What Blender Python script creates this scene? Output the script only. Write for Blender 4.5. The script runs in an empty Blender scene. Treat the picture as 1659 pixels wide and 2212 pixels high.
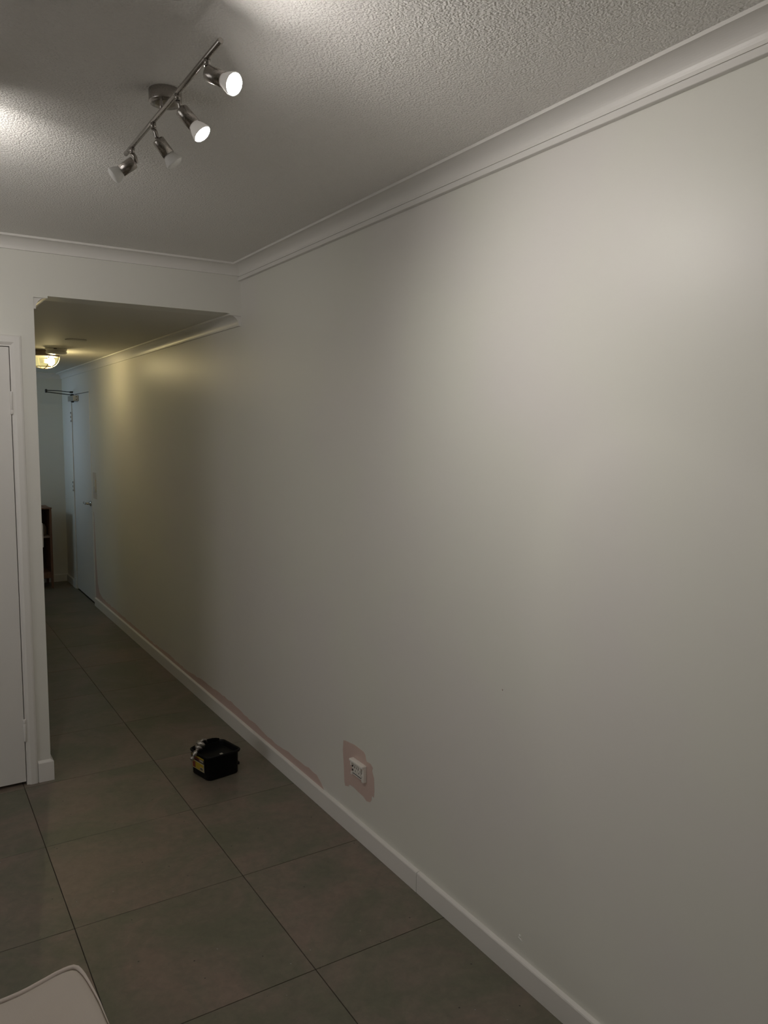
import bpy, bmesh, math, random
from mathutils import Vector, Matrix
random.seed(7)
S = bpy.context.scene
COL = S.collection

# ------------------------------------------------------------------ camera
cam_d = bpy.data.cameras.new('camera')
cam = bpy.data.objects.new('camera', cam_d); COL.objects.link(cam)
cam_d.sensor_fit = 'VERTICAL'; cam_d.sensor_height = 36.0
cam_d.lens = 36.0 * 1666.67 / 2212.0
cam_d.clip_start = 0.02
M = [[0.84665999, -0.04769915, 0.52999213],
     [-0.53206955, -0.09141394, 0.84175144],
     [0.00829784, -0.99466994, -0.1027758]]
cam.matrix_world = Matrix([[M[i][0], -M[i][1], -M[i][2], (0, 0, 1.67)[i]] for i in range(3)] + [[0, 0, 0, 1]])
S.camera = cam

# ------------------------------------------------------------------ daylight, exposure
world = bpy.data.worlds.new('world'); S.world = world; world.use_nodes = True
bg = world.node_tree.nodes['Background']
bg.inputs[0].default_value = (0.60, 0.82, 1.0, 1)
bg.inputs[1].default_value = 3.4
S.view_settings.view_transform = 'Standard'
S.view_settings.look = 'None'
S.view_settings.gamma = 1.0
S.view_settings.use_curve_mapping = False
S.view_settings.exposure = 0.0
S.cycles.use_denoising = True
S.cycles.max_bounces = 10
S.cycles.diffuse_bounces = 7
S.cycles.sample_clamp_indirect = 4.0
BULB = 260.0          # radiance of the lit spotlight lenses
BEAM = (1.4, 22.5, 23.5)   # watts of the beams: front head, second head, head of the other bar
BULKHEAD = 290.0       # radiance of the hallway lamp's bulb

# portal that guides sampling of the sky through the entry window
pl = bpy.data.lights.new('window_portal', 'AREA'); pl.shape = 'RECTANGLE'
pl.size = 0.6; pl.size_y = 0.7; pl.cycles.is_portal = True
po = bpy.data.objects.new('window_portal', pl); COL.objects.link(po)
po.location = (-0.93, 8.55, 1.85); po.rotation_euler = (0, math.radians(-90), 0)

# low sky light slanting in through the entry window
el_ = bpy.data.lights.new('entry_daylight', 'AREA'); el_.shape = 'RECTANGLE'; el_.size = 0.5; el_.size_y = 0.6
el_.energy = 0.75; el_.color = (0.60, 0.80, 1.0); el_.spread = math.radians(50)
eo = bpy.data.objects.new('entry_daylight', el_); COL.objects.link(eo)
eo.location = (-0.86, 8.60, 1.88)
eo.rotation_euler = (Vector((1.54, 8.45, 1.62)) - eo.location).to_track_quat('-Z', 'Y').to_euler()

# added fill light in an invented, unseen left window; lifts the room's ambient
wl = bpy.data.lights.new('added_fill_light', 'AREA'); wl.shape = 'RECTANGLE'; wl.size = 1.75; wl.size_y = 1.15
wl.energy = 10.5; wl.color = (1.0, 0.975, 0.96)
wo = bpy.data.objects.new('added_fill_light', wl); COL.objects.link(wo)
wo.location = (-2.80, 1.90, 1.44); wo.rotation_euler = (math.radians(90), 0, math.radians(-90))

# ------------------------------------------------------------------ materials
def new_mat(name):
    m = bpy.data.materials.new(name); m.use_nodes = True
    nt = m.node_tree
    return m, nt, nt.nodes['Principled BSDF']

def plain(name, col, rough=0.5, metal=0.0, bump=0.0, bscale=200, spec=0.5, aniso=0.0):
    m, nt, b = new_mat(name)
    b.inputs['Base Color'].default_value = (*col, 1)
    b.inputs['Roughness'].default_value = rough
    b.inputs['Metallic'].default_value = metal
    b.inputs['Specular IOR Level'].default_value = spec
    tc = nt.nodes.new('ShaderNodeTexCoord')
    nz = nt.nodes.new('ShaderNodeTexNoise'); nz.inputs['Scale'].default_value = bscale
    nt.links.new(tc.outputs['Object'], nz.inputs['Vector'])
    mr = nt.nodes.new('ShaderNodeMapRange')
    mr.inputs['To Min'].default_value = max(0.02, rough - 0.05); mr.inputs['To Max'].default_value = min(1, rough + 0.05)
    nt.links.new(nz.outputs['Fac'], mr.inputs['Value'])
    nt.links.new(mr.outputs['Result'], b.inputs['Roughness'])
    if bump:
        bp = nt.nodes.new('ShaderNodeBump'); bp.inputs['Strength'].default_value = bump
        bp.inputs['Distance'].default_value = 0.001
        nt.links.new(nz.outputs['Fac'], bp.inputs['Height']); nt.links.new(bp.outputs['Normal'], b.inputs['Normal'])
    return m

def paint(name, c1, c2, rough=0.5, bump=0.15, spec=0.4):
    """roller-applied paint with very soft unevenness of tone"""
    m, nt, b = new_mat(name)
    tc = nt.nodes.new('ShaderNodeTexCoord')
    n1 = nt.nodes.new('ShaderNodeTexNoise'); n1.inputs['Scale'].default_value = 1.6
    n1.inputs['Detail'].default_value = 3
    nt.links.new(tc.outputs['Object'], n1.inputs['Vector'])
    r = nt.nodes.new('ShaderNodeValToRGB')
    r.color_ramp.elements[0].position = 0.4; r.color_ramp.elements[0].color = (*c1, 1)
    r.color_ramp.elements[1].position = 0.6; r.color_ramp.elements[1].color = (*c2, 1)
    nt.links.new(n1.outputs['Fac'], r.inputs['Fac'])
    nt.links.new(r.outputs['Color'], b.inputs['Base Color'])
    b.inputs['Roughness'].default_value = rough
    b.inputs['Specular IOR Level'].default_value = spec
    n2 = nt.nodes.new('ShaderNodeTexNoise'); n2.inputs['Scale'].default_value = 240
    nt.links.new(tc.outputs['Object'], n2.inputs['Vector'])
    bp = nt.nodes.new('ShaderNodeBump'); bp.inputs['Strength'].default_value = bump
    bp.inputs['Distance'].default_value = 0.0006
    nt.links.new(n2.outputs['Fac'], bp.inputs['Height']); nt.links.new(bp.outputs['Normal'], b.inputs['Normal'])
    return m

def stipple_mat():
    m, nt, b = new_mat('stippled_ceiling')
    b.inputs['Base Color'].default_value = (0.84, 0.825, 0.80, 1)
    b.inputs['Roughness'].default_value = 0.8
    b.inputs['Specular IOR Level'].default_value = 0.25
    tc = nt.nodes.new('ShaderNodeTexCoord')
    n1 = nt.nodes.new('ShaderNodeTexNoise'); n1.inputs['Scale'].default_value = 150
    n1.inputs['Detail'].default_value = 3; n1.inputs['Distortion'].default_value = 0.8
    v = nt.nodes.new('ShaderNodeTexVoronoi'); v.inputs['Scale'].default_value = 190
    v.feature = 'SMOOTH_F1'
    nt.links.new(tc.outputs['Object'], n1.inputs['Vector']); nt.links.new(tc.outputs['Object'], v.inputs['Vector'])
    mx = nt.nodes.new('ShaderNodeMath'); mx.operation = 'SUBTRACT'
    nt.links.new(n1.outputs['Fac'], mx.inputs[0]); nt.links.new(v.outputs['Distance'], mx.inputs[1])
    bp = nt.nodes.new('ShaderNodeBump'); bp.inputs['Strength'].default_value = 0.75
    bp.inputs['Distance'].default_value = 0.004
    nt.links.new(mx.outputs[0], bp.inputs['Height']); nt.links.new(bp.outputs['Normal'], b.inputs['Normal'])
    return m

def tile_mat():
    m, nt, b = new_mat('concrete_look_tile')
    tc = nt.nodes.new('ShaderNodeTexCoord')
    oi = nt.nodes.new('ShaderNodeObjectInfo')
    mul = nt.nodes.new('ShaderNodeMath'); mul.operation = 'MULTIPLY'; mul.inputs[1].default_value = 37
    nt.links.new(oi.outputs['Random'], mul.inputs[0])
    add = nt.nodes.new('ShaderNodeVectorMath'); add.operation = 'ADD'
    nt.links.new(tc.outputs['Object'], add.inputs[0]); nt.links.new(mul.outputs[0], add.inputs[1])
    def noise(sc, det=6, dist=0.0, ro=0.6):
        n = nt.nodes.new('ShaderNodeTexNoise'); n.inputs['Scale'].default_value = sc
        n.inputs['Detail'].default_value = det; n.inputs['Distortion'].default_value = dist
        n.inputs['Roughness'].default_value = ro
        nt.links.new(add.outputs[0], n.inputs['Vector']); return n
    n1 = noise(3.0, 8, 0.6, 0.62)
    r1 = nt.nodes.new('ShaderNodeValToRGB')
    e = r1.color_ramp.elements
    e[0].position = 0.40; e[0].color = (0.154, 0.149, 0.107, 1)
    e[1].position = 0.62; e[1].color = (0.225, 0.175, 0.142, 1)
    k = e.new(0.52); k.color = (0.190, 0.164, 0.128, 1)
    nt.links.new(n1.outputs['Fac'], r1.inputs['Fac'])
    n2 = noise(26, 6, 0.4, 0.7)
    r2 = nt.nodes.new('ShaderNodeValToRGB')
    r2.color_ramp.elements[0].position = 0.3; r2.color_ramp.elements[0].color = (0.8, 0.8, 0.8, 1)
    r2.color_ramp.elements[1].position = 0.75; r2.color_ramp.elements[1].color = (1.12, 1.12, 1.12, 1)
    nt.links.new(n2.outputs['Fac'], r2.inputs['Fac'])
    mx = nt.nodes.new('ShaderNodeMix'); mx.data_type = 'RGBA'; mx.blend_type = 'MULTIPLY'
    mx.inputs['Factor'].default_value = 1.0
    nt.links.new(r1.outputs['Color'], mx.inputs[6]); nt.links.new(r2.outputs['Color'], mx.inputs[7])
    # dark pits and pale specks
    v = nt.nodes.new('ShaderNodeTexVoronoi'); v.inputs['Scale'].default_value = 26
    nt.links.new(add.outputs[0], v.inputs['Vector'])
    sep = nt.nodes.new('ShaderNodeSeparateColor'); nt.links.new(v.outputs['Color'], sep.inputs[0])
    def spot(chan, thr, rad):
        a = nt.nodes.new('ShaderNodeMath'); a.operation = 'GREATER_THAN'; a.inputs[1].default_value = thr
        nt.links.new(sep.outputs[chan], a.inputs[0])
        c = nt.nodes.new('ShaderNodeMath'); c.operation = 'LESS_THAN'; c.inputs[1].default_value = rad
        nt.links.new(v.outputs['Distance'], c.inputs[0])
        d = nt.nodes.new('ShaderNodeMath'); d.operation = 'MULTIPLY'
        nt.links.new(a.outputs[0], d.inputs[0]); nt.links.new(c.outputs[0], d.inputs[1]); return d
    s1 = spot(0, 0.74, 0.075); s2 = spot(1, 0.86, 0.06)
    m1 = nt.nodes.new('ShaderNodeMix'); m1.data_type = 'RGBA'
    m1.inputs[7].default_value = (0.05, 0.045, 0.035, 1)
    nt.links.new(s1.outputs[0], m1.inputs['Factor']); nt.links.new(mx.outputs[2], m1.inputs[6])
    m2 = nt.nodes.new('ShaderNodeMix'); m2.data_type = 'RGBA'
    m2.inputs[7].default_value = (0.30, 0.29, 0.27, 1)
    nt.links.new(s2.outputs[0], m2.inputs['Factor']); nt.links.new(m1.outputs[2], m2.inputs[6])
    nt.links.new(m2.outputs[2], b.inputs['Base Color'])
    mr = nt.nodes.new('ShaderNodeMapRange'); mr.inputs['To Min'].default_value = 0.30; mr.inputs['To Max'].default_value = 0.46
    nt.links.new(n2.outputs['Fac'], mr.inputs['Value']); nt.links.new(mr.outputs['Result'], b.inputs['Roughness'])
    b.inputs['Specular IOR Level'].default_value = 0.45
    bp = nt.nodes.new('ShaderNodeBump'); bp.inputs['Strength'].default_value = 0.12; bp.inputs['Distance'].default_value = 0.001
    nt.links.new(n2.outputs['Fac'], bp.inputs['Height']); nt.links.new(bp.outputs['Normal'], b.inputs['Normal'])
    return m

def glow(name, col, strength, base=(0.9, 0.9, 0.85)):
    m, nt, b = new_mat(name)
    b.inputs['Base Color'].default_value = (*base, 1)
    b.inputs['Emission Color'].default_value = (*col, 1)
    b.inputs['Emission Strength'].default_value = strength
    b.inputs['Roughness'].default_value = 0.4
    return m

def wood_mat(name, c1, c2):
    m, nt, b = new_mat(name)
    tc = nt.nodes.new('ShaderNodeTexCoord')
    mp = nt.nodes.new('ShaderNodeMapping'); mp.inputs['Scale'].default_value = (30, 30, 3)
    n = nt.nodes.new('ShaderNodeTexNoise'); n.inputs['Scale'].default_value = 3; n.inputs['Detail'].default_value = 5
    nt.links.new(tc.outputs['Object'], mp.inputs['Vector']); nt.links.new(mp.outputs[0], n.inputs['Vector'])
    r = nt.nodes.new('ShaderNodeValToRGB')
    r.color_ramp.elements[0].position = 0.3; r.color_ramp.elements[0].color = (*c1, 1)
    r.color_ramp.elements[1].position = 0.7; r.color_ramp.elements[1].color = (*c2, 1)
    nt.links.new(n.outputs['Fac'], r.inputs['Fac']); nt.links.new(r.outputs['Color'], b.inputs['Base Color'])
    b.inputs['Roughness'].default_value = 0.5
    return m

WALL = paint('wall_paint', (0.770, 0.765, 0.705), (0.765, 0.745, 0.712), 0.42, 0.10, 0.35)
WALL2 = paint('wall_paint_header', (0.765, 0.760, 0.705), (0.755, 0.745, 0.700), 0.5, 0.15, 0.35)
CEIL = stipple_mat()
CEIL2 = paint('hall_ceiling_paint', (0.74, 0.725, 0.66), (0.73, 0.715, 0.66), 0.7, 0.1, 0.3)
TRIM = paint('trim_enamel', (0.790, 0.770, 0.740), (0.780, 0.765, 0.735), 0.38, 0.05, 0.5)
DOORP = paint('door_paint', (0.765, 0.745, 0.715), (0.750, 0.735, 0.710), 0.42, 0.12, 0.4)
OLD = paint('old_paint', (0.62, 0.48, 0.43), (0.60, 0.46, 0.42), 0.6, 0.2, 0.3)
TILE = tile_mat()
GROUT = plain('grout', (0.045, 0.036, 0.026), 0.9)
STEEL = plain('brushed_steel', (0.42, 0.39, 0.365), 0.26, 1.0, 0.2, 300)
CHROME = plain('chrome', (0.62, 0.61, 0.60), 0.18, 1.0)
DARKM = plain('dark_steel', (0.06, 0.06, 0.06), 0.4, 0.7)
BRONZE = plain('bronze_paint', (0.19, 0.15, 0.125), 0.5, 0.3)
FILL = plain('white_filler', (0.97, 0.97, 0.93), 0.6)
PLAST = plain('outlet_plastic', (0.86, 0.83, 0.78), 0.35)
WHITE = plain('white_plastic', (0.62, 0.60, 0.56), 0.35)
SHADEM = plain('dark_recess', (0.03, 0.028, 0.025), 0.8)
BLACKP = plain('black_plastic', (0.004, 0.004, 0.0045), 0.5, 0.0, 0.1, 150, 0.18)
WOOD = wood_mat('reddish_timber', (0.16, 0.075, 0.045), (0.23, 0.115, 0.07))
DWOOD = wood_mat('dark_timber', (0.03, 0.018, 0.013), (0.05, 0.03, 0.02))
CLOTH = plain('calico_fabric', (0.58, 0.52, 0.465), 0.9, 0.0, 0.6, 700, 0.2)
PIPING = plain('piping_fabric', (0.66, 0.59, 0.54), 0.9, 0.0, 0.4, 700, 0.2)
LENS = glow('lit_lens', (1.0, 0.945, 0.885), BULB)
LENS2 = glow('lit_lens_far', (1.0, 0.945, 0.885), BULB * 1.1)
LITBODY = glow('lit_frosted_body', (1.0, 0.90, 0.84), 0.13)
FROST = plain('frosted_glass_unlit', (0.90, 0.90, 0.88), 0.3)
LAMPB = glow('lit_hallway_bulb', (1.0, 0.84, 0.50), BULKHEAD, (0.9, 0.85, 0.6))
LAMPG, _nt, _b = new_mat('hallway_lamp_glass')     # thin yellowed glass: partly clear, partly glowing with the bulb's light
_e = _nt.nodes.new('ShaderNodeEmission'); _e.inputs[0].default_value = (1.0, 0.88, 0.38, 1); _e.inputs[1].default_value = 0.9
_t = _nt.nodes.new('ShaderNodeBsdfTransparent'); _t.inputs[0].default_value = (1, 0.95, 0.8, 1)
_x = _nt.nodes.new('ShaderNodeMixShader'); _x.inputs[0].default_value = 0.45
_nt.links.new(_e.outputs[0], _x.inputs[1]); _nt.links.new(_t.outputs[0], _x.inputs[2])
_nt.links.new(_x.outputs[0], _nt.nodes['Material Output'].inputs['Surface'])
GUARD = plain('lamp_guard_lit_bronze', (0.50, 0.42, 0.28), 0.4, 0.4)  # bronze wires, base colour lightened and yellowed as if lit by the bulb
PANE, _nt, _b = new_mat('window_glass')
_b.inputs['Transmission Weight'].default_value = 1.0; _b.inputs['Roughness'].default_value = 0.0
_b.inputs['IOR'].default_value = 1.01
YEL = plain('label_yellow', (0.42, 0.30, 0.02), 0.5)
LWH = plain('label_white', (0.42, 0.40, 0.34), 0.5)
LRED = plain('label_dark_red', (0.20, 0.035, 0.025), 0.5)
LBK = plain('label_black', (0.012, 0.010, 0.012), 0.5)

# ------------------------------------------------------------------ mesh helpers
class MB:
    def __init__(s): s.bm = bmesh.new()
    def box(s, a, b, bev=0.0, seg=2, mat=None):
        a = Vector(a); b = Vector(b)
        g = bmesh.ops.create_cube(s.bm, size=1.0)
        vs = g['verts']; c = (a + b) / 2; d = b - a
        for v in vs: v.co = Vector((v.co.x * d.x, v.co.y * d.y, v.co.z * d.z)) + c
        if bev:
            es = list({e for v in vs for e in v.link_edges})
            bmesh.ops.bevel(s.bm, geom=es, offset=bev, segments=seg, affect='EDGES', profile=0.5)
        return s
    def lathe(s, prof, o, axis=(0, 0, 1), n=32, sm=True, cap=True):
        """prof: list of (radius, height) along axis from o"""
        o = Vector(o); ax = Vector(axis).normalized()
        q = Vector((0, 0, 1)).rotation_difference(ax).to_matrix()
        rings = []
        for r, h in prof:
            if r < 1e-6: rings.append([s.bm.verts.new(o + q @ Vector((0, 0, h)))])
            else: rings.append([s.bm.verts.new(o + q @ Vector((r * math.cos(2 * math.pi * i / n), r * math.sin(2 * math.pi * i / n), h))) for i in range(n)])
        for A, B in zip(rings, rings[1:]):
            for i in range(n):
                j = (i + 1) % n
                if len(A) == 1 and len(B) == 1: continue
                if len(A) == 1: f = s.bm.faces.new((A[0], B[j], B[i]))
                elif len(B) == 1: f = s.bm.faces.new((A[i], A[j], B[0]))
                else: f = s.bm.faces.new((A[i], A[j], B[j], B[i]))
                f.smooth = sm
        if cap:
            for R, rev in ((rings[0], True), (rings[-1], False)):
                if len(R) > 1: s.bm.faces.new(R[::-1] if rev else R)
        return s
    def tube(s, pts, r, n=10):
        pts = [Vector(p) for p in pts]; rings = []
        rr = r if isinstance(r, (tuple, list)) else [r] * len(pts)
        up = Vector((0, 0, 1))
        t0 = (pts[1] - pts[0]).normalized()
        if abs(t0.dot(up)) > 0.95: up = Vector((1, 0, 0))
        u = t0.cross(up).normalized()
        for i, p in enumerate(pts):
            t = ((pts[min(i + 1, len(pts) - 1)] - pts[max(i - 1, 0)])).normalized()
            u = (u - t * u.dot(t)).normalized(); w = t.cross(u)
            rings.append([s.bm.verts.new(p + (u * math.cos(2 * math.pi * k / n) + w * math.sin(2 * math.pi * k / n)) * rr[i]) for k in range(n)])
        for A, B in zip(rings, rings[1:]):
            for i in range(n):
                f = s.bm.faces.new((A[i], A[(i + 1) % n], B[(i + 1) % n], B[i])); f.smooth = True
        s.bm.faces.new(rings[0][::-1]); s.bm.faces.new(rings[-1])
        return s
    def prism(s, poly, d):
        """poly: list of 3D points (planar), extruded by vector d"""
        d = Vector(d); A = [s.bm.verts.new(Vector(p)) for p in poly]; B = [s.bm.verts.new(Vector(p) + d) for p in poly]
        n = len(A); s.bm.faces.new(A); s.bm.faces.new(B[::-1])
        for i in range(n): s.bm.faces.new((A[i], B[i], B[(i + 1) % n], A[(i + 1) % n]))
        return s
    def sweep(s, path, prof, closed=False, sm=False, sidel=1):
        """rectilinear plan path [(x,y)], profile [(offset to the room, z)] closed loop; mitred"""
        n = len(path); rings = []
        def nrm(a, b):
            t = (Vector(b) - Vector(a)).normalized(); return Vector((-t.y, t.x)) * sidel
        for i, p in enumerate(path):
            ns = []
            if i > 0 or closed: ns.append(nrm(path[i - 1], p))
            if i < n - 1 or closed: ns.append(nrm(p, path[(i + 1) % n]))
            d = ns[0] if len(ns) == 1 or (ns[0] - ns[1]).length < 1e-5 else ns[0] + ns[1]
            rings.append([s.bm.verts.new((p[0] + d.x * o, p[1] + d.y * o, z)) for o, z in prof])
        m = len(prof)
        for i in range(n if closed else n - 1):
            A = rings[i]; B = rings[(i + 1) % n]
            for k in range(m):
                f = s.bm.faces.new((A[k], A[(k + 1) % m], B[(k + 1) % m], B[k])); f.smooth = sm
        if not closed: s.bm.faces.new(rings[0]); s.bm.faces.new(rings[-1][::-1])
        return s
    def build(s, name, mat, parent=None, mesh_only=False):
        bmesh.ops.recalc_face_normals(s.bm, faces=s.bm.faces)
        me = bpy.data.meshes.new(name); s.bm.to_mesh(me); s.bm.free()
        me.materials.append(mat)
        if mesh_only: return me
        o = bpy.data.objects.new(name, me); COL.objects.link(o)
        if parent is not None:
            o.parent = parent
            o.matrix_parent_inverse = Matrix.Translation(-parent.location) if parent.location.length else Matrix()
        return o

def tag(o, label=None, cat=None, group=None, kind=None):
    if label: o['label'] = label
    if cat: o['category'] = cat
    if group: o['group'] = group
    if kind: o['kind'] = kind
    return o
def root(name, loc, label, cat, group=None, kind=None):
    o = bpy.data.objects.new(name, None); COL.objects.link(o); o.location = loc
    o.empty_display_size = 0.05
    return tag(o, label, cat, group, kind)
def origin(o, p):
    """move a mesh object's origin to p without moving its shape"""
    p = Vector(p); o.data.transform(Matrix.Translation(-p)); o.location = p; return o
def plab(o, l): o['label'] = l; return o

# ------------------------------------------------------------------ dimensions
XR = 1.54; YD = 3.85; ZC = 2.515; ZH = 2.272     # side wall, header wall, ceiling, hallway ceiling
XL = 0.55                                        # corner of the hallway's left wall
XO, YB, YE, XV = -2.75, -2.3, 9.03, -0.9         # room left, room back, hallway end, entry left wall

# ------------------------------------------------------------------ floor of separate tiles
fl = tag(MB().box((XO - .1, YB - .1, -0.06), (XR + .1, YE + .1, -0.0025)).build('floor', GROUT),
         'grey brown large-format tiled floor of room and hallway', 'floor', kind='structure')
T = 0.6; G = 0.0014
gx0 = 0.4283; gy0 = 2.0115
shared = {}
ix0 = math.floor((XO - gx0) / T); ix1 = math.floor((XR - gx0) / T)
iy0 = math.floor((YB - gy0) / T); iy1 = math.floor((YE - gy0) / T)
for i in range(ix0, ix1 + 1):
    for j in range(iy0, iy1 + 1):
        x0 = gx0 + i * T; y0 = gy0 + j * T
        if y0 > 4.3 and x0 + T < XV: continue
        a = max(x0 + G, XO); b = min(x0 + T - G, XR); c = max(y0 + G, YB); d = min(y0 + T - G, YE)
        key = (round(b - a, 3), round(d - c, 3))
        if key not in shared:
            shared[key] = MB().box((0, 0, -0.0085), (b - a, d - c, 0), 0.0008, 1).build('tile', TILE, mesh_only=True)
        o = bpy.data.objects.new('tile', shared[key]); COL.objects.link(o)
        o.location = (a, c, random.uniform(-0.0003, 0)); o.parent = fl

# ------------------------------------------------------------------ walls
def st(o, label, cat='wall'): return tag(o, label, cat, kind='structure')
DY0, DY1, DZ = 7.62, 8.53, 2.045     # hallway door opening in the side wall
w = MB().box((XR, YB - .1, 0), (XR + .1, DY0, ZC)).box((XR, DY1, 0), (XR + .1, YE + .1, ZC)).box((XR, DY0, DZ), (XR + .1, DY1, ZC))
w.box((XR + .07, DY0, 0), (XR + .1, DY1, DZ))
wall_r = st(w.build('wall_right', WALL), 'long pale grey painted wall with patched paint above the skirting')
w = MB().box((0.452, YD, 0), (XL, YD + .1, ZC)).box((XO, YD, 0), (-0.392, YD + .1, ZC)).box((-0.392, YD, 2.05), (0.452, YD + .1, ZC))
w.box((XL, YD, ZH), (XR, YD + .14, ZC))
w.box((XL, YD, ZH - .0095), (XL + .06, YD + .006, ZH)).box((XR - .063, YD, ZH - .0095), (XR, YD + .006, ZH))
w.box((-0.392, YD + .07, 0), (0.452, YD + .1, 2.05))
st(w.build('wall_front', WALL2), 'pale wall with white door and header over the hallway opening')
st(MB().box((XL - .1, YD + .1, 0), (XL, 7.4, ZH)).box((XV, 7.3, 0), (XL - .1, 7.4, ZH)).build('wall_hallway', WALL2), 'left side wall of the narrow hallway')
st(MB().box((XV - .1, YE, 0), (XR, YE + .1, ZH + .1)).build('wall_end', WALL2), 'pale wall closing the far end of the hallway')
wy0, wy1, wz0, wz1 = 8.20, 8.90, 1.55, 2.15
w = MB().box((XV - .1, 7.3, 0), (XV, wy0, ZH)).box((XV - .1, wy1, 0), (XV, YE, ZH)).box((XV - .1, wy0, 0), (XV, wy1, wz0)).box((XV - .1, wy0, wz1), (XV, wy1, ZH))
st(w.build('wall_entry', WALL2), 'entry wall with the daylight window at the end of the hallway')
win = root('window_1', (XV, 8.55, 1.55), 'daylight window of the entry at the hallway end', 'window', kind='structure')
w = MB()
for a, b in (((XV - .07, wy0, wz0), (XV - .03, wy0 + .04, wz1)), ((XV - .07, wy1 - .04, wz0), (XV - .03, wy1, wz1)), ((XV - .07, wy0 + .04, wz0), (XV - .03, wy1 - .04, wz0 + .04)), ((XV - .07, wy0 + .04, wz1 - .04), (XV - .03, wy1 - .04, wz1))): w.box(a, b)
w.build('window_frame', TRIM, win)
vy0, vy1, vz0, vz1 = 0.95, 2.85, 0.80, 2.08  # opening of the invented window that carries the fill light
w = MB().box((XO - .1, YB - .1, 0), (XO, vy0, ZC)).box((XO - .1, vy1, 0), (XO, YD + .1, ZC)).box((XO - .1, vy0, 0), (XO, vy1, vz0)).box((XO - .1, vy0, vz1), (XO, vy1, ZC))
st(w.build('wall_left', WALL2), 'left wall of the room with an added window for the fill light')
win_added = root('window_added', (XO, 1.9, 0.80), 'added wide window in the left wall, unseen, holding the fill light', 'window', kind='structure')
for a, b in (((vy0, vz0), (vy0 + .05, vz1)), ((vy1 - .05, vz0), (vy1, vz1)), ((vy0 + .05, vz0), (vy1 - .05, vz0 + .05)), ((vy0 + .05, vz1 - .05), (vy1 - .05, vz1))):
    MB().box((XO - .08, a[0], a[1]), (XO - .03, b[0], b[1])).build('window_frame', TRIM, win_added)
MB().box((XO - .098, vy0, vz0), (XO - .085, vy1, vz1)).build('fill_back_plate', WHITE, win_added)  # opaque plate added behind the fill light to close the opening
st(MB().box((XO, YB - .1, 0), (XR, YB, ZC)).build('wall_back', WALL2), 'wall of the room behind the camera')
st(MB().box((XO - .1, YB - .1, ZC), (XR + .1, YD + .1, ZC + .08)).build('ceiling', CEIL), 'stippled grey-white ceiling of the main room', 'ceiling')
st(MB().box((XV - .1, YD + .14, ZH), (XR, YE, ZH + .08)).build('ceiling_hallway', CEIL2), 'smooth lower ceiling of the hallway', 'ceiling')

# ------------------------------------------------------------------ cornices
def cove(P, zc, zb, lip=0.009, foot=0.010):
    """concave cove: P projection, zc ceiling, zb bottom"""
    pts = [(0, zc), (P, zc), (P, zc - lip), (P - .006, zc - lip)]
    x0, z0, x1, z1 = P - .006, zc - lip, foot, zb + 0.003
    for k in range(1, 13):
        t = k / 12 * math.pi / 2
        pts.append((x0 - (x0 - x1) * math.sin(t), z1 + (z0 - z1) * math.cos(t) if False else z0 - (z0 - z1) * (1 - math.cos(t))))
    pts += [(foot, zb), (0, zb)]
    return pts
def smooth_arc(o):
    for p in o.data.polygons: p.use_smooth = False
    return o
o = MB().sweep([(XR, YB), (XR, YD), (XO, YD), (XO, YB)], cove(0.064, ZC, 2.461), closed=True).build('trim_1', TRIM)
st(smooth_arc(o), 'concave white cornice around the top of the main room', 'cornice')
o = MB().box((XR - .017, YB, 2.4380), (XR, YD, 2.4562), 0.0012, 1).build('trim_2', TRIM)
st(o, 'thin square batten under the cornice on the long wall', 'trim')
o = MB().sweep([(XR, YD + .009), (XR, YE), (XV, YE)], cove(0.063, ZH, 2.213)).build('trim_3', TRIM)
st(o, 'concave cornice along the hallway wall and end', 'cornice')
o = MB().sweep([(XL, 7.4), (XL, YD + .009)], cove(0.058, ZH, 2.213)).build('trim_4', TRIM)
st(o, 'short stretch of cornice inside the top left hallway corner', 'cornice')

# ------------------------------------------------------------------ skirtings
SK = [(0, 0.0005), (0.015, 0.0005), (0.015, 0.073), (0.0132, 0.0768), (0.0, 0.0800)]
def skirt(path, name, label, prof=SK):
    return st(MB().sweep(path, prof).build(name, TRIM), label, 'baseboard')
skirt([(XR, YB), (XR, 2.1788)], 'baseboard_right', 'white skirting on the long wall, the piece nearest the camera')
skirt([(XR, 2.1812), (XR, DY0 - .03)], 'baseboard_right', 'white skirting on the long wall, beyond the vertical butt joint')
skirt([(XR, DY1 + .045), (XR, YE), (XV, YE)], 'baseboard_end', 'white skirting around the far end of the hallway')
SL = [(0, 0.0005), (0.0125, 0.0005), (0.0125, 0.092), (0.011, 0.095), (0.0, 0.103)]
skirt([(XL, 7.4), (XL, YD), (0.4935, YD)], 'baseboard_left', 'white skirting wrapping the corner beside the white door', SL)

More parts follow.
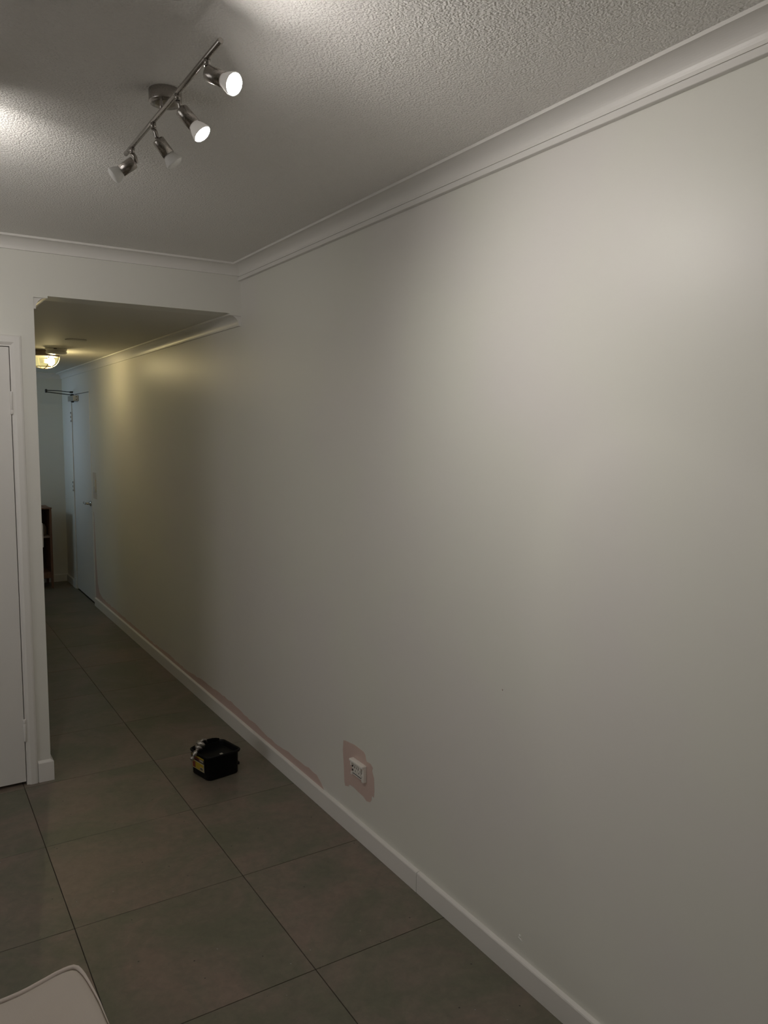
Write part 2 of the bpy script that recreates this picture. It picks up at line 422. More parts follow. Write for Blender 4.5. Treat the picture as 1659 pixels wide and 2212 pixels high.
# ------------------------------------------------------------------ old paint patches (part of the wall)
def patch(poly, name='old_paint_patch'):
    rr = random.Random(len(poly) * 13 + int(poly[0][0] * 100))
    pts = []
    n = len(poly)
    for i in range(n):
        a = poly[i]; b = poly[(i + 1) % n]
        L = math.dist(a, b); k = max(1, int(L / 0.03)) if len(a) < 3 else 1
        for q in range(k):
            t = q / k; j = 0.0022 if q else 0
            pts.append((XR - 0.0006, a[0] + (b[0] - a[0]) * t + rr.uniform(-j, j), a[1] + (b[1] - a[1]) * t + rr.uniform(-j, j)))
    return plab(MB().prism(pts, (0.0010, 0, 0)).build(name, OLD, wall_r), 'darker pinkish old paint left unpainted')
patch([(2.752, 0.372), (2.735, 0.376), (2.70, 0.380), (2.66, 0.385), (2.62, 0.384), (2.585, 0.382), (2.572, 0.374), (2.562, 0.350), (2.530, 0.352), (2.512, 0.342),
       (2.518, 0.328), (2.503, 0.30), (2.500, 0.25), (2.503, 0.222), (2.518, 0.224), (2.520, 0.206), (2.532, 0.191), (2.56, 0.184), (2.585, 0.193), (2.63, 0.196), (2.66, 0.200), (2.69, 0.199), (2.703, 0.196), (2.705, 0.187), (2.735, 0.178), (2.743, 0.195), (2.748, 0.26), (2.757, 0.33)])
rp = random.Random(4)
top = []
prev = None
for y, z in ((2.93, 0.081), (2.955, 0.10), (3.0, 0.121), (3.08, 0.125), (3.16, 0.119), (3.22, 0.117), (3.30, 0.120), (3.36, 0.113), (3.42, 0.108), (3.5, 0.112), (3.6, 0.113), (3.68, 0.122), (3.79, 0.120), (3.9, 0.128),
             (4.06, 0.139), (4.2, 0.131), (4.4, 0.128), (4.62, 0.121), (4.8, 0.108), (5.0, 0.102), (5.3, 0.112), (5.66, 0.100), (6.0, 0.11), (6.34, 0.108), (6.7, 0.115), (7.16, 0.115), (7.35, 0.13), (7.45, 0.16), (7.5, 0.24), (7.53, 0.4), (7.55, 0.6), (7.575, 0.9)):
    if prev:
        k = max(1, int((y - prev[0]) / 0.035))
        for q in range(1, k):
            t = q / k; top.append((XR - .0006, prev[0] + (y - prev[0]) * t, prev[1] + (z - prev[1]) * t + rp.uniform(-.005, .005)))
    top.append((XR - .0006, y, z)); prev = (y, z)
m_ = MB()
bot = [(XR - .0006, 7.59, 0.9), (XR - .0006, 7.59, 0.079), (XR - .0006, 2.925, 0.079)]
plab(m_.prism(top + bot, (0.001, 0, 0)).build('old_paint_strip', OLD, wall_r), 'darker pinkish old paint along the skirting')
OLD2 = paint('old_paint_hall', (0.62, 0.56, 0.50), (0.61, 0.55, 0.49), 0.6, 0.2, 0.3)
m_ = MB().prism([(XR - .0006, 7.42, 1.03), (XR - .0006, 7.575, 1.03), (XR - .0006, 7.575, 1.275), (XR - .0006, 7.44, 1.275)], (0.001, 0, 0))
plab(m_.build('old_paint_patch', OLD2, wall_r), 'old darker paint behind the hallway light switch')
# filler daub and tiny nick
MB().lathe([(0, -0.001), (0.004, -0.0018), (0.0052, 0.0), ], (XR, 1.646, 0.142), (1, 0, 0), 9).build('filler_mark', FILL, wall_r)
MB().tube([(XR - .0006, 1.652, 0.136), (XR - .0008, 1.640, 0.133), (XR - .0006, 1.634, 0.128)], 0.0014, 6).build('filler_mark', FILL, wall_r)
MB().lathe([(0, -0.0008), (0.0028, 0.0)], (XR, 1.754, 0.885), (1, 0, 0), 8).build('nick', OLD, wall_r)

# ------------------------------------------------------------------ power outlet on the long wall
so = root('power_outlet', (XR, 2.606, 0.262), 'white double power outlet loosened from the wall on its bare patch', 'power outlet')
y0, y1, z0, z1 = 2.560, 2.664, 0.262, 0.330
MB().box((XR - .009, y0, z0), (XR - .0006, y1, z1), 0.0015).build('base_plate', PLAST, so)
MB().box((XR - .024, y0 - .001, z1 - .009), (XR - .0006, y1 + .001, z1 + .002), 0.003).build('top_ledge', PLAST, so)
MB().box((XR - .017, y0 - .001, z0), (XR - .0006, y0 + .012, z1 - .009), 0.0025).build('side_rim', PLAST, so)
for yy in (y0 + .018, y1 - .014):
    MB().box((XR - .020, yy, z1 - .026), (XR - .008, yy + .011, z1 - .008), 0.0015).build('clip', PLAST, so)
for yy in (y0 + .013, y1 - .006):
    MB().box((XR - .016, yy - .004, z0 + .001), (XR - .008, yy + .004, z0 + .014), 0.001).build('clip', PLAST, so)
for yc in (y0 + .042, y1 - .034):
    pts = [(XR - .0105, yc + 0.0155 * math.cos(a), z0 + .034 + 0.0155 * math.sin(a)) for a in [math.pi * k / 12 for k in range(-2, 15)]]
    r = MB().tube(pts, 0.0022, 6).build('socket_ring', PLAST, so)
    MB().box((XR - .012, yc - .011, z0 + .016), (XR - .008, yc + .011, z0 + .044), 0.002).build('socket_face', PLAST, so)
    f = MB()
    f.box((XR - .0126, yc - .008, z0 + .034), (XR - .0116, yc - .0055, z0 + .042)).box((XR - .0126, yc + .0055, z0 + .034), (XR - .0116, yc + .008, z0 + .042)).box((XR - .0126, yc - .0012, z0 + .021), (XR - .0116, yc + .0012, z0 + .028))
    plab(f.build('pin_slot', SHADEM, so), 'dark pin slots')
for yc, zc in ((y1 - .006, z1 - .031), (y0 + .017, z1 - .036), (2.609, z1 - .016), (y1 - .008, z0 + .02), (y0 + .018, z0 + .016), (y0 + .012, z0 + .032)):
    MB().box((XR - .0118, yc - .0035, zc - .004), (XR - .0088, yc + .0035, zc + .004), 0.0008, 1).build('screw_hole', SHADEM, so)
o = MB().box((XR - .0105, y0 + .012, z0 + .007), (XR - .0088, y1 - .004, z0 + .0088)).build('lower_groove', SHADEM, so)

# ------------------------------------------------------------------ white door on the left (front wall)
d1 = root('door_1', (0.03, YD, 0), 'flat white door with painted hinges beside the hallway opening', 'door', kind='structure')
lx0, lx1, lzt = -0.380, 0.4405, 2.034
MB().box((lx0, YD - .002, 0.016), (lx1, YD + .036, lzt), 0.0015).build('door_leaf', DOORP, d1)
f = MB()
f.box((0.4435, YD - .003, 0), (0.452, YD + .07, 2.05)).box((-0.392, YD - .003, 0), (-0.383, YD + .07, 2.05)).box((-0.383, YD - .003, 2.0375), (0.4435, YD + .07, 2.05))
f.build('door_jamb', TRIM, d1)
# architrave: ogee-ish profile, mitred
pr = [(0.0, 0), (0.0, 0.0035), (0.008, 0.009), (0.012, 0.0115), (0.034, 0.0115), (0.041, 0.009), (0.0435, 0.0)]
def archi(i0, i1, zt):
    m = MB(); rings = []
    for (x, z, sx, sz) in ((i1, 0.0, 1, 0), (i1, zt, 1, 1), (i0, zt, -1, 1), (i0, 0.0, -1, 0)):
        rings.append([m.bm.verts.new((x + sx * a, YD - b, z + sz * a)) for a, b in pr])
    n = len(pr)
    for A, B in zip(rings, rings[1:]):
        for k in range(n): m.bm.faces.new((A[k], A[(k + 1) % n], B[(k + 1) % n], B[k]))
    m.bm.faces.new(rings[0]); m.bm.faces.new(rings[-1][::-1]); return m
archi(-0.3885, 0.4495, 2.0435).build('architrave', TRIM, d1)
for za, zb in ((1.736, 1.838), (0.213, 0.320)):
    h = MB().lathe([(0.0055, 0), (0.0062, 0.002), (0.0062, zb - za - .022), (0.0055, zb - za - .021), (0.0055, zb - za - .019), (0.0062, zb - za - .018), (0.0062, zb - za - .002), (0.004, zb - za)] if za < 1 else
                   [(0.004, 0), (0.0062, 0.003), (0.0062, 0.018), (0.0055, 0.019), (0.0055, 0.021), (0.0062, 0.022), (0.0062, zb - za - .002), (0.0055, zb - za)], (0.4425, YD - .0065, za), n=14)
    h.box((0.432, YD - .0038, za + .002), (0.4425, YD - .0015, zb - .002)).box((0.4425, YD - .0050, za + .002), (0.4515, YD - .0028, zb - .002))
    h.build('hinge', DOORP, d1)

# ------------------------------------------------------------------ hallway door in the side wall
d2 = root('door_2', (XR, 8.05, 0), 'flat door in the far hallway wall with closer and lever handle', 'door', kind='structure')
MB().box((XR + .004, DY0 + .032, 0.012), (XR + .042, DY1 - .032, 2.022), 0.0015).build('door_leaf', DOORP, d2)
f = MB()
f.box((XR - .004, DY0, 0), (XR + .07, DY0 + .028, DZ)).box((XR - .004, DY1 - .028, 0), (XR + .07, DY1, DZ)).box((XR - .004, DY0 + .028, 2.026), (XR + .07, DY1 - .028, DZ))
f.box((XR - .016, DY1, 0), (XR - .0005, DY1 + .045, 0.11), 0.002)
f.build('door_frame', TRIM, d2)
for zc in (1.80, 1.085, 0.245):
    h = MB().lathe([(0.006, -0.05), (0.007, -0.048), (0.007, 0.048), (0.006, 0.05)], (XR - .006, DY1 - .030, zc), n=12)
    ho = h.build('hinge', TRIM, d2)
    if zc > 1:
        for k in (-1, 0, 1):
            MB().box((XR - .0145, DY1 - .037, zc + k * .042 - .009), (XR - .012, DY1 - .024, zc + k * .042 + .009)).build('hinge_screw', SHADEM if zc > 1.5 else DARKM, ho)
# lever handle
hd = MB().lathe([(0.026, 0), (0.026, 0.008), (0.022, 0.011), (0.012, 0.012), (0.011, 0.05), (0.0105, 0.055)], (XR + .004, 7.71, 0.970), (-1, 0, 0), 24)
hd.build('handle_rose', CHROME, d2)
MB().tube([(XR - .044, 7.70, 0.970), (XR - .046, 7.75, 0.971), (XR - .044, 7.80, 0.972), (XR - .040, 7.83, 0.972)], 0.0095, 10).build('lever_handle', CHROME, d2)
# overhead closer
cy0, cy1, cz0, cz1 = 8.16, 8.42, 1.953, 2.008
cb = MB().box((XR - .050, cy0, cz0), (XR + .004, cy1, cz1), 0.003).build('closer_body', plain('closer_silver', (0.36, 0.36, 0.34), 0.35, 0.5), d2)
e = MB().box((XR - .047, cy0 - .004, cz0 + .003), (XR - .002, cy0 + .001, cz1 - .002), 0.002).build('end_cap', WHITE, cb)
for zz in (cz0 + .014, cz1 - .012):
    MB().lathe([(0.0048, 0), (0.0048, 0.003), (0.002, 0.004)], (XR - .016, cy0 - .0035, zz), (0, -1, 0), 10).build('screw', DARKM, cb)
MB().lathe([(0.015, 0), (0.015, 0.010), (0.009, 0.014)], (XR - .040, cy0 + .07, cz0), (0, 0, -1), 16).build('spindle_cap', DARKM, cb)
pv = Vector((XR - .035, 8.27, 2.014)); el = Vector((1.258, 8.22, 2.036)); sh = Vector((XR - .022, 8.42, 2.05))
a1 = MB().tube([pv + Vector((0, 0, .003)), pv + Vector((-.04, 0, .004)), el], 0.0045, 8)
a1.lathe([(0.017, -.008), (0.017, .008), (0.010, .012)], pv, n=16)
a1.build('closer_arm', DARKM, d2)
a2 = MB().tube([el + Vector((0, .004, .015)), (el + sh) / 2 + Vector((0, 0, .012)), sh], 0.0042, 8)
a2.lathe([(0.009, -.008), (0.011, -.004), (0.011, .022), (0.007, .027)], el, n=14)
a2.box(sh + Vector((-.006, -.02, -.010)), sh + Vector((.022, .02, .008)), 0.002)
a2.build('closer_forearm', DARKM, d2)

# ------------------------------------------------------------------ switches
sw = root('light_switch', (XR, 7.49, 1.10), 'white light switch plate beside the far hallway door', 'light switch')
MB().box((XR - .010, 7.448, 1.098), (XR - .0006, 7.530, 1.214), 0.002).build('plate', WHITE, sw)
for zz in (1.176, 1.136): MB().box((XR - .0135, 7.478, zz - .011), (XR - .0095, 7.500, zz + .011), 0.001).build('rocker', WHITE, sw)
sw = root('light_switch', (XL, 3.92, 1.11), 'white switch plate edge-on at the hallway corner by the white door', 'light switch')
MB().box((XL, 3.882, 1.119), (XL + .0095, 3.958, 1.233), 0.003).build('plate', WHITE, sw)
MB().box((XL + .009, 3.910, 1.165), (XL + .0125, 3.930, 1.187), 0.001).build('rocker', WHITE, sw)

# ------------------------------------------------------------------ spotlight tracks
def track(loc, label, heads, y0=-.376, y1=.388, canopy=(0.012, 0.02)):
    """bar runs along y at loc; heads = (arm y, rear of the lamp holder, aim, length, watts), relative to loc"""
    t = root('spotlight_bar', loc, label, 'ceiling light', 'spotlight bars on the ceiling')
    L = Vector(loc)
    MB().lathe([(0.0050, y0), (0.0062, y0 + .001), (0.0062, y1 - .001), (0.0050, y1)], L, (0, 1, 0), 20).build('bar', STEEL, t)
    c = L + Vector((canopy[0], canopy[1], 0)); H = ZC - .0005 - L.z
    MB().lathe([(0.0395, 0), (0.0400, -.0005), (0.040, -0.028), (0.0385, -0.031), (0.020, -0.031), (0, -0.031)], (c.x, c.y, ZC - .0005), n=40).build('ceiling_canopy', STEEL, t)
    MB().lathe([(0.004, 0), (0.004, H - .031)], (L.x, L.y + canopy[1] - .034, L.z), n=14).build('stem', STEEL, t)
    for ay, tip, rear, aim, ln, lit in heads:
        rear = L + Vector(rear); tip = L + Vector(tip); aim = Vector(aim).normalized(); k = ln / .080
        A = L + Vector((0, ay, -.004))
        MB().lathe([(0.0070, 0), (0.0070, -.010), (0.0062, -.0105), (0.0062, -.0120), (0.0068, -.0125), (0.0068, -.015)], A, n=16).build('swivel_collar', STEEL, t)
        MB().tube([A + Vector((0, 0, -.014)), A.lerp(tip, .6), tip, tip - Vector((0, 0, .003))], (0.0056, 0.0056, 0.0056, 0.0035), 12).tube([tip, rear + aim * .006], .0034, 8).build('arm', STEEL, t)
        h = MB().lathe([(0.0, 0.0), (0.0135, 0.0), (0.0158, 0.002), (0.0160, 0.004), (0.0160, 0.050 * k), (0.0145, 0.050 * k), (0.0140, 0.040 * k), (0, 0.040 * k)], rear, aim, 28)
        head = h.build('lamp_holder', STEEL, t)
        q = [(0.0125, 0.040), (0.0130, 0.050), (0.0160, 0.0555), (0.0195, 0.064), (0.0218, 0.072), (0.0230, 0.0765), (0.0230, 0.0790), (0.0212, 0.0795)]
        bulb = MB().lathe([(r, z * k) for r, z in q], rear, aim, 32, cap=False).build('bulb_body', LITBODY if lit else FROST, head)
        plab(bulb, 'frosted glass bulb body, lit' if lit else 'frosted glass bulb body, unlit')
        fo = MB().lathe([(r, z * k) for r, z in [(0.0212, 0.0790), (0.0198, 0.0815), (0.0160, 0.0840), (0.0100, 0.0856), (0, 0.0860)]], rear, aim, 28, cap=False).build('bulb_lens', (LENS2 if lit == BEAM[2] else LENS) if lit else FROST, head)
        plab(fo, 'glowing white lens' if lit else 'unlit frosted lens')
        if lit:
            ld = bpy.data.lights.new('lamp_beam', 'SPOT'); ld.energy = lit; ld.color = (1.0, 0.945, 0.885)
            ld.spot_size = math.radians(170); ld.spot_blend = 1.0; ld.shadow_soft_size = 0.02
            lo = bpy.data.objects.new('lamp_beam', ld); COL.objects.link(lo)
            lo.location = rear + aim * (0.089 * k); lo.rotation_euler = aim.to_track_quat('-Z', 'Y').to_euler()
    return t
def rel(p): return (p[0] - .589, p[1] - 1.941, p[2] - 2.45)
track((0.589, 1.941, 2.45), 'brushed steel bar with four spotlights, two lit, in view on the ceiling', [
    (-.294, rel((0.591, 1.647, 2.408)), rel((0.583, 1.625, 2.408)), (0.44, -0.78, -0.46), .077, BEAM[0]),
    (-.092, rel((0.597, 1.850, 2.411)), rel((0.591, 1.829, 2.405)), (0.53, -0.40, -0.75), .074, BEAM[1]),
    (.109, rel((0.597, 2.050, 2.412)), rel((0.598, 2.044, 2.405)), (0.60, -0.13, -0.79), .068, None),
    (.318, rel((0.600, 2.260, 2.411)), rel((0.590, 2.245, 2.405)), (-0.758, 0.25, -0.60), .070, None)], canopy=(0.020, 0.070))
track((0.12, 2.02, 2.45), 'second steel spotlight bar further left on the ceiling, outside the photo', [
    (-.294, (0, -.29, -.04), (-.02, -.29, -.05), (-0.5, -0.5, -0.7), .075, None),
    (-.092, (0, -.09, -.04), (-.02, -.10, -.05), (-0.6, -0.3, -0.75), .075, None),
    (.109, (.02, .115, -.04), (.03, .135, -.045), (-0.10, 0.95, -0.28), .078, BEAM[2]),
    (.318, (0, .32, -.04), (-.02, .33, -.05), (-0.6, 0.5, -0.6), .075, None)], canopy=(0.018, 0.06))

# ------------------------------------------------------------------ hallway ceiling fittings
sd = root('smoke_alarm', (1.04, 6.268, ZH), 'round beige smoke alarm on the hallway ceiling nearest the lamp', 'smoke alarm')
MB().lathe([(0.075, 0), (0.075, -.012), (0.072, -.014), (0.069, -.014)], (1.04, 6.268, ZH - .0003), n=40).build('mounting_base', WHITE, sd)
MB().lathe([(0.069, -.013), (0.071, -.016), (0.071, -.020), (0.0675, -.0205), (0.0675, -.0225), (0.073, -.024), (0.075, -.030), (0.071, -.037), (0.040, -.043), (0, -.045)], (1.04, 6.268, ZH), n=40).build('cover', WHITE, sd)
MB().box((1.010, 6.190, ZH - .010), (1.032, 6.197, ZH - .005)).build('test_slot', SHADEM, sd)
bp = root('blank_plate', (1.052, 5.58, ZH), 'thin round cover plate flush on the hallway ceiling', 'cover plate')
MB().lathe([(0.068, 0), (0.069, -.002), (0.066, -.005), (0.050, -.007), (0, -.007)], (1.052, 5.58, ZH - .0003), n=40).build('plate', CEIL2, bp)
lx, ly = 0.985, 6.50
bk = root('bulkhead_lamp', (lx, ly, ZH), 'lit hallway ceiling lamp with frosted glass bowl and wire guard', 'ceiling light')
MB().lathe([(0.112, 0), (0.114, -.004), (0.114, -.036), (0.108, -.044), (0.095, -.045)], (lx, ly, ZH - .0003), n=40).build('base', BRONZE, bk)
MB().lathe([(0.104, -.045)] + [(0.104 * math.cos(a) ** 0.75 if a < 1.57 else 0, -.045 - 0.078 * math.sin(a)) for a in [k / 12 * 1.5707963 for k in range(1, 13)]], (lx, ly, ZH), n=36, cap=False).build('glass_bowl', LAMPG, bk)
MB().lathe([(0.0, -.028), (0.018, -.024), (0.030, -.012), (0.034, 0), (0.030, .012), (0.018, .024), (0, .028)], (lx + .052, ly, ZH - .078), (1, .1, 0), 20).build('light_bulb', LAMPB, bk)
MB().lathe([(0.016, 0), (0.016, .05)], (lx - .024, ly - .007, ZH - .078), (1, .1, 0), 16).build('bulb_socket', WHITE, bk)
g = MB()
for ang in (math.radians(100), math.radians(10)):
    pts = []
    for k in range(-14, 15):
        a = k / 14 * 1.5707963
        pts.append((lx + math.cos(ang) * 0.121 * math.sin(a), ly + math.sin(ang) * 0.121 * math.sin(a), ZH - .030 - 0.105 * math.cos(a) ** 0.8))
    g.tube(pts, 0.0032, 6)
pts = [(lx + 0.070 * math.cos(a), ly + 0.070 * math.sin(a), ZH - .122) for a in [2 * math.pi * k / 28 for k in range(29)]]
g.tube(pts, 0.003, 6)
g.build('wire_guard', GUARD, bk)

# ------------------------------------------------------------------ bookcase at the end of the hallway
bx0, bx1, by0, by1, bt = 0.84, 1.333, 8.65, 8.98, 0.858
bc = root('bookcase', (1.087, 8.81, 0), 'small open reddish timber bookcase on legs at the hallway end', 'bookcase')
for x in (bx0, bx1 - .022): MB().box((x, by0, 0.105), (x + .022, by1, bt - .014), 0.002).build('side_panel', WOOD, bc)
MB().box((bx0 + .022, by1 - .010, 0.11), (bx1 - .022, by1 - .002, bt - .016)).build('back_panel', DWOOD, bc)
MB().box((bx0 + .022, by0 + .012, 0.540), (bx1 - .022, by1 - .011, 0.556), 0.001).build('shelf', plain('shelf_edge', (0.30, 0.22, 0.19), 0.5), bc)
MB().box((bx0 + .022, by0 + .004, 0.160), (bx1 - .022, by1 - .011, 0.172), 0.001).build('bottom_shelf', WOOD, bc)
MB().box((bx0 + .022, by0 + .002, 0.112), (bx1 - .022, by0 + .018, 0.160), 0.001).build('front_rail', WOOD, bc)
MB().box((bx0 - .004, by0 - .004, bt - .014), (bx1 + .004, by0 + .03, bt), 0.002).build('top_rail', WOOD, bc)
for k in range(9):
    x = bx0 + .006 + k * 0.0545
    MB().box((x, by0 + .031, bt - .012), (x + .044, by1, bt - .001), 0.001, 1).build('top_slat', WOOD, bc)
for x in (bx0 + .001, bx1 - .023):
    for y in (by0 + .001, by1 - .023):
        MB().box((x, y, 0.0005), (x + .022, y + .022, 0.105), 0.0015).build('leg', WOOD, bc)
j = MB().lathe([(0.046, 0), (0.050, 0.006), (0.052, 0.05), (0.049, 0.085), (0.040, 0.10), (0.036, 0.11), (0.034, 0.112), (0.034, 0.10), (0.0, 0.098)], (1.252, 8.80, 0.5565), n=28).build('jar', plain('grey_ceramic', (0.22, 0.19, 0.18), 0.4))
tag(origin(j, (1.252, 8.80, 0.5565)), 'dull grey rounded jar standing on the bookcase shelf', 'jar')

# ------------------------------------------------------------------ black paint caddy on the floor
P0 = Vector((1.183, 3.430, 0)); R0 = Vector((1.350, 3.456, 0)); L0 = Vector((1.148, 3.582, 0))
P1 = Vector((1.172, 3.408, 0)); R1 = Vector((1.354, 3.435, 0)); L1 = Vector((1.136, 3.580, 0))
HB = 0.128
def rrect(P, R, L, rad, z, off=0.0, n=6):
    B = R + L - P
    cs = [P, R, B, L]; out = []
    cen = (P + B) / 2
    for i in range(4):
        c = cs[i]; a = cs[i - 1]; b = cs[(i + 1) % 4]
        ua = (a - c).normalized(); ub = (b - c).normalized()
        c = c - ua * off - ub * off
        o_ = c + ua * rad + ub * rad
        for k in range(n + 1):
            t = k / n * math.pi / 2
            out.append(o_ - ub * rad * math.cos(t) - ua * rad * math.sin(t) if False else o_ - ub * rad * math.cos(t) - ua * rad * math.sin(t))
        # order: start on the a side
    return [Vector((p.x, p.y, z)) for p in out]
cd = root('paint_caddy', (1.25, 3.52, 0), 'small black plastic tub with yellow label on the tiled floor', 'tub')
def ringmesh(specs, name, mat, par, closed_bottom=True):
    m = MB(); rs = []
    for P, R, L, rad, z, off in specs:
        pts = rrect(P, R, L, rad, z, off)
        rs.append([m.bm.verts.new(p) for p in pts])
    for A, B in zip(rs, rs[1:]):
        n = len(A)
        for i in range(n):
            f = m.bm.faces.new((A[i], A[(i + 1) % n], B[(i + 1) % n], B[i])); f.smooth = True
    if closed_bottom: m.bm.faces.new(rs[0]); m.bm.faces.new(rs[-1][::-1])
    return m.build(name, mat, par)
def lerp3(t): return (P0.lerp(P1, t), R0.lerp(R1, t), L0.lerp(L1, t))
ringmesh([(*lerp3(0), .022, 0.0005, -.004), (*lerp3(0.02), .024, 0.006, 0), (*lerp3(0.93), .028, HB - .012, -.005), (*lerp3(0.95), .028, HB - .011, .001), (*lerp3(1), .028, HB - .003, .003), (*lerp3(1), .028, HB, .001), (*lerp3(1), .027, HB, -.003), (*lerp3(.95), .026, HB - .010, -.006), (*lerp3(.05), .022, .006, -.005)], 'tub_body', BLACKP, cd)
# raised hand grip and ridges at the back corner
B1 = R1 + L1 - P1
def side_pt(A, B, t, off): 
    p = A.lerp(B, t); d = (B - A).normalized(); nn = Vector((-d.y, d.x, 0)); return p + nn * off
m = MB()
hs = [(0.0, 0), (0.12, .004), (0.25, .007), (.26, .011), (.42, .013), (.43, .016), (.62, .017), (.75, .016), (.88, .012), (1.0, .006)]
path = [side_pt(L1, B1, 0.10 + .80 * t, -.003) for t, h in hs]
m_v = []
for p, (t, h) in zip(path, hs):
    d = (B1 - L1).normalized(); nn = Vector((-d.y, d.x, 0))
    m_v.append([m.bm.verts.new(p + nn * s_ * .002 + Vector((0, 0, z_))) for s_, z_ in ((-1, HB - .006), (1, HB - .006), (1, HB + h), (-1, HB + h))])
for A, B in zip(m_v, m_v[1:]):
    for k in range(4): m.bm.faces.new((A[k], A[(k + 1) % 4], B[(k + 1) % 4], B[k]))
m.bm.faces.new(m_v[0]); m.bm.faces.new(m_v[-1][::-1])
m.build('raised_back_rim', BLACKP, cd)
# label on the left side face (from the near corner to the left corner)
def face_pt(s, z, out=0.0016):
    t = z / HB
    A = P0.lerp(P1, t); B = L0.lerp(L1, t)
    d = (B - A).normalized(); nn = Vector((d.y, -d.x, 0))
    if nn.dot(Vector((-1, 0, 0))) < 0: nn = -nn
    p = A.lerp(B, s) + nn * (out - .0042 * t + 0.0002)
    return Vector((p.x, p.y, z))
def lab(s0, s1, za, zb, mat, name, out=0.0016):
    q = [face_pt(s0, za, out), face_pt(s1, za, out), face_pt(s1, zb, out), face_pt(s0, zb, out)]
    nn = (q[1] - q[0]).cross(q[3] - q[0]).normalized()
    if nn.x > 0: nn = -nn
    return MB().prism([p - nn * .0012 for p in q], nn * 0.0018).build(name, mat, cd)
plab(lab(.20, .90, .036, .110, LBK, 'label', .0016), 'black, yellow and white printed label')
lab(.23, .86, .100, .108, YEL, 'label_band', .0024)
lab(.45, .84, .090, .097, LRED, 'label_print', .0024)
lab(.26, .44, .088, .091, LWH, 'label_print', .0024)
lab(.26, .50, .093, .096, LWH, 'label_print', .0024)
lab(.22, .88, .038, .080, LWH, 'label_panel', .0024)
lab(.24, .85, .041, .077, YEL, 'label_panel', .0032)
lab(.68, .82, .044, .074, LRED, 'label_print', .0040)
lab(.26, .42, .044, .060, LWH, 'label_print', .0040)
for k in range(6): lab(.27 + k * .024, .282 + k * .024, .046, .058, LBK, 'barcode_bar', .0046)
# small foot sticking out behind the right side, sticker inside
MB().box((1.345, 3.500, .020), (1.368, 3.522, .034), .003).build('side_lug', BLACKP, cd)
tr = [p for p in rrect(P1, R1, L1, .024, .098, -.010)]
MB().prism(tr, (0, 0, .004)).build('inner_tray', BLACKP, cd)
MB().prism([(1.262, 3.470, .1025), (1.276, 3.473, .1025), (1.273, 3.494, .1025), (1.259, 3.490, .1025)], (0, 0, .0012)).build('paper_scrap', LWH, cd)
# chrome tool hooked over the left rim
tl = root('metal_tool', (1.160, 3.53, HB), 'chrome hand tool hooked over the rim of the black tub', 'tool')
c0 = Vector((1.176, 3.520, HB + .028)); dr = Vector((-.048, -.020, -.050)).normalized()
TG = plain('tool_steel', (0.42, 0.40, 0.37), 0.3, 0.9)
MB().lathe([(0.017, -.012), (0.023, -.008), (0.0235, .003), (0.018, .008), (.013, .010)], c0, dr, 24).build('tool_head', TG, tl)
MB().lathe([(0.012, .008), (0.0195, .012), (0.0195, .021), (.014, .025), (.009, .029), (.008, .036)], c0, dr, 20).build('tool_collar', TG, tl)
MB().lathe([(0.007, .034), (0.0105, .038), (0.0125, .046), (.0115, .056), (.007, .060), (.006, .066)], c0, dr, 18).build('tool_shank', TG, tl)
MB().lathe([(0.006, .064), (0.010, .067), (0.0125, .073), (.010, .081), (0, .084)], c0, dr, 18).build('tool_knob', TG, tl)
MB().tube([c0 + Vector((.000, .004, .012)), c0 + Vector((.016, .014, .016)), c0 + Vector((.034, .024, .008)), c0 + Vector((.042, .030, -.010))], .0055, 10).build('tool_handle', TG, tl)

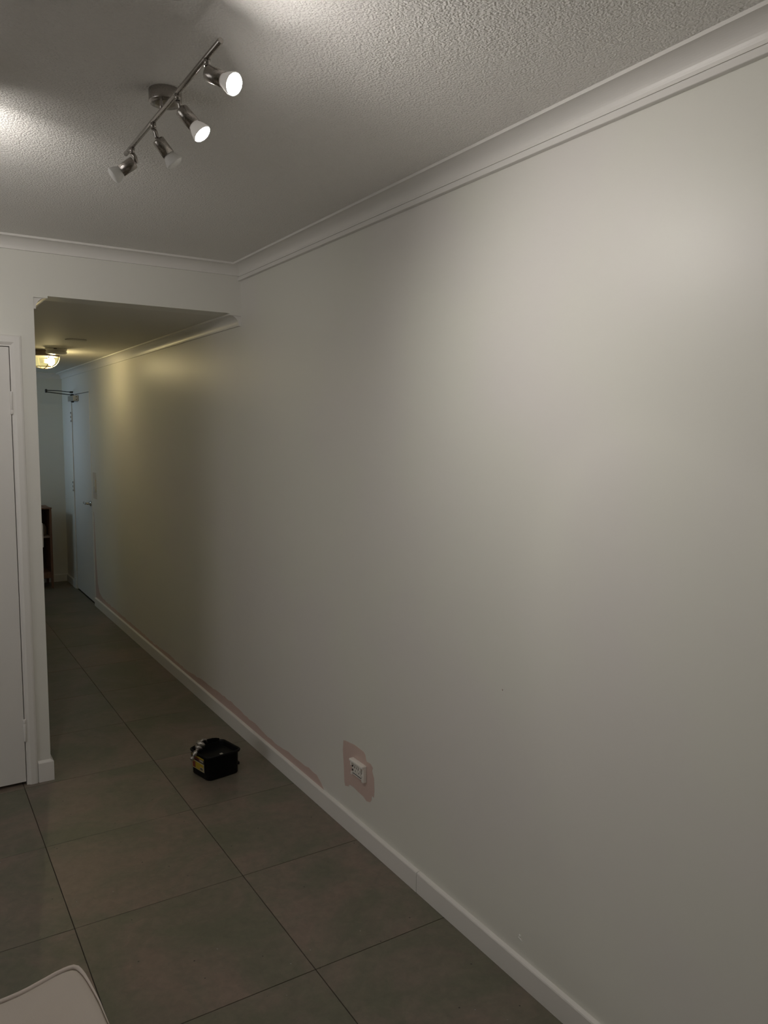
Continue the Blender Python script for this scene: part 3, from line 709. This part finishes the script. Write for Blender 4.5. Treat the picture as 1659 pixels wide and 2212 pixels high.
# ------------------------------------------------------------------ fabric footstool in the near left corner
fs = root('footstool', (-0.15, 1.35, 0), 'pale beige fabric seat with piped edge in the near left corner', 'footstool')
sx0, sx1, sy0, sy1, sz = -0.60, 0.31, 0.80, 1.82, 0.40
half = [(0.328, 1.600), (0.3262, 1.640), (0.3243, 1.694), (0.3205, 1.737), (0.3161, 1.777), (0.3128, 1.800), (0.3080, 1.820), (0.3035, 1.832), (0.2953, 1.8390),
        (0.2860, 1.8400), (0.2760, 1.8390), (0.2554, 1.8345), (0.2340, 1.8270), (0.2132, 1.8200), (0.1930, 1.8135), (0.1730, 1.8090), (0.1540, 1.8062), (0.1349, 1.8045), (0.08, 1.802), (0.0, 1.801), (-0.08, 1.801), (-0.16, 1.801)]
back_n = (8, len(half))                       # where the piped back edge runs
mirx = lambda p: (-0.32 - p[0], p[1]); miry = lambda p: (p[0], 2.62 - p[1])
outline = half + [mirx(p) for p in half[-2::-1]]
outline = outline + [miry(p) for p in outline[::-1]]
cen = Vector((-0.16, 1.31, 0))
m = MB(); rings = []
for sc, dz in ((.965, -.32), (.975, -.22), (.992, -.10), (1.000, -.045), (1.001, -.022), (0.999, -.010), (0.993, -.002), (0.982, .003), (.955, .0035), (.90, .008), (.80, .017), (.62, .027), (.4, .033), (.2, .035)):
    rings.append([m.bm.verts.new((cen.x + (x - cen.x) * sc, cen.y + (y - cen.y) * sc, sz - .004 + dz + (.0035 * math.sin(9 * x + 5 * y) if dz > 0.004 else 0))) for x, y in outline])
n = len(outline)
for A, B in zip(rings, rings[1:]):
    for k in range(n):
        f = m.bm.faces.new((A[k], A[(k + 1) % n], B[(k + 1) % n], B[k])); f.smooth = True
top = m.bm.verts.new((cen.x, cen.y, sz + .032))
for k in range(n): m.bm.faces.new((rings[-1][k], rings[-1][(k + 1) % n], top)).smooth = True
m.bm.faces.new(rings[0][::-1])
m.build('seat_cushion', CLOTH, fs)
pp = [Vector((x, y, sz - .001)) for x, y in (half + [mirx(p) for p in half[-2::-1]])]
rs = [min(.0055, .0006 + .0006 * min(k, len(pp) - 1 - k)) for k in range(len(pp))]
pp = [p - Vector((0, 0, (.0055 - r) * .9)) for p, r in zip(pp, rs)]
MB().tube(pp, rs, 10).build('piping', PIPING, fs)
for x in (sx0 + .08, sx1 - .10):
    for y in (sy0 + .08, sy1 - .12):
        MB().lathe([(0.018, 0.0005), (0.024, .085)], (x, y, 0), n=16).build('leg', DWOOD, fs)
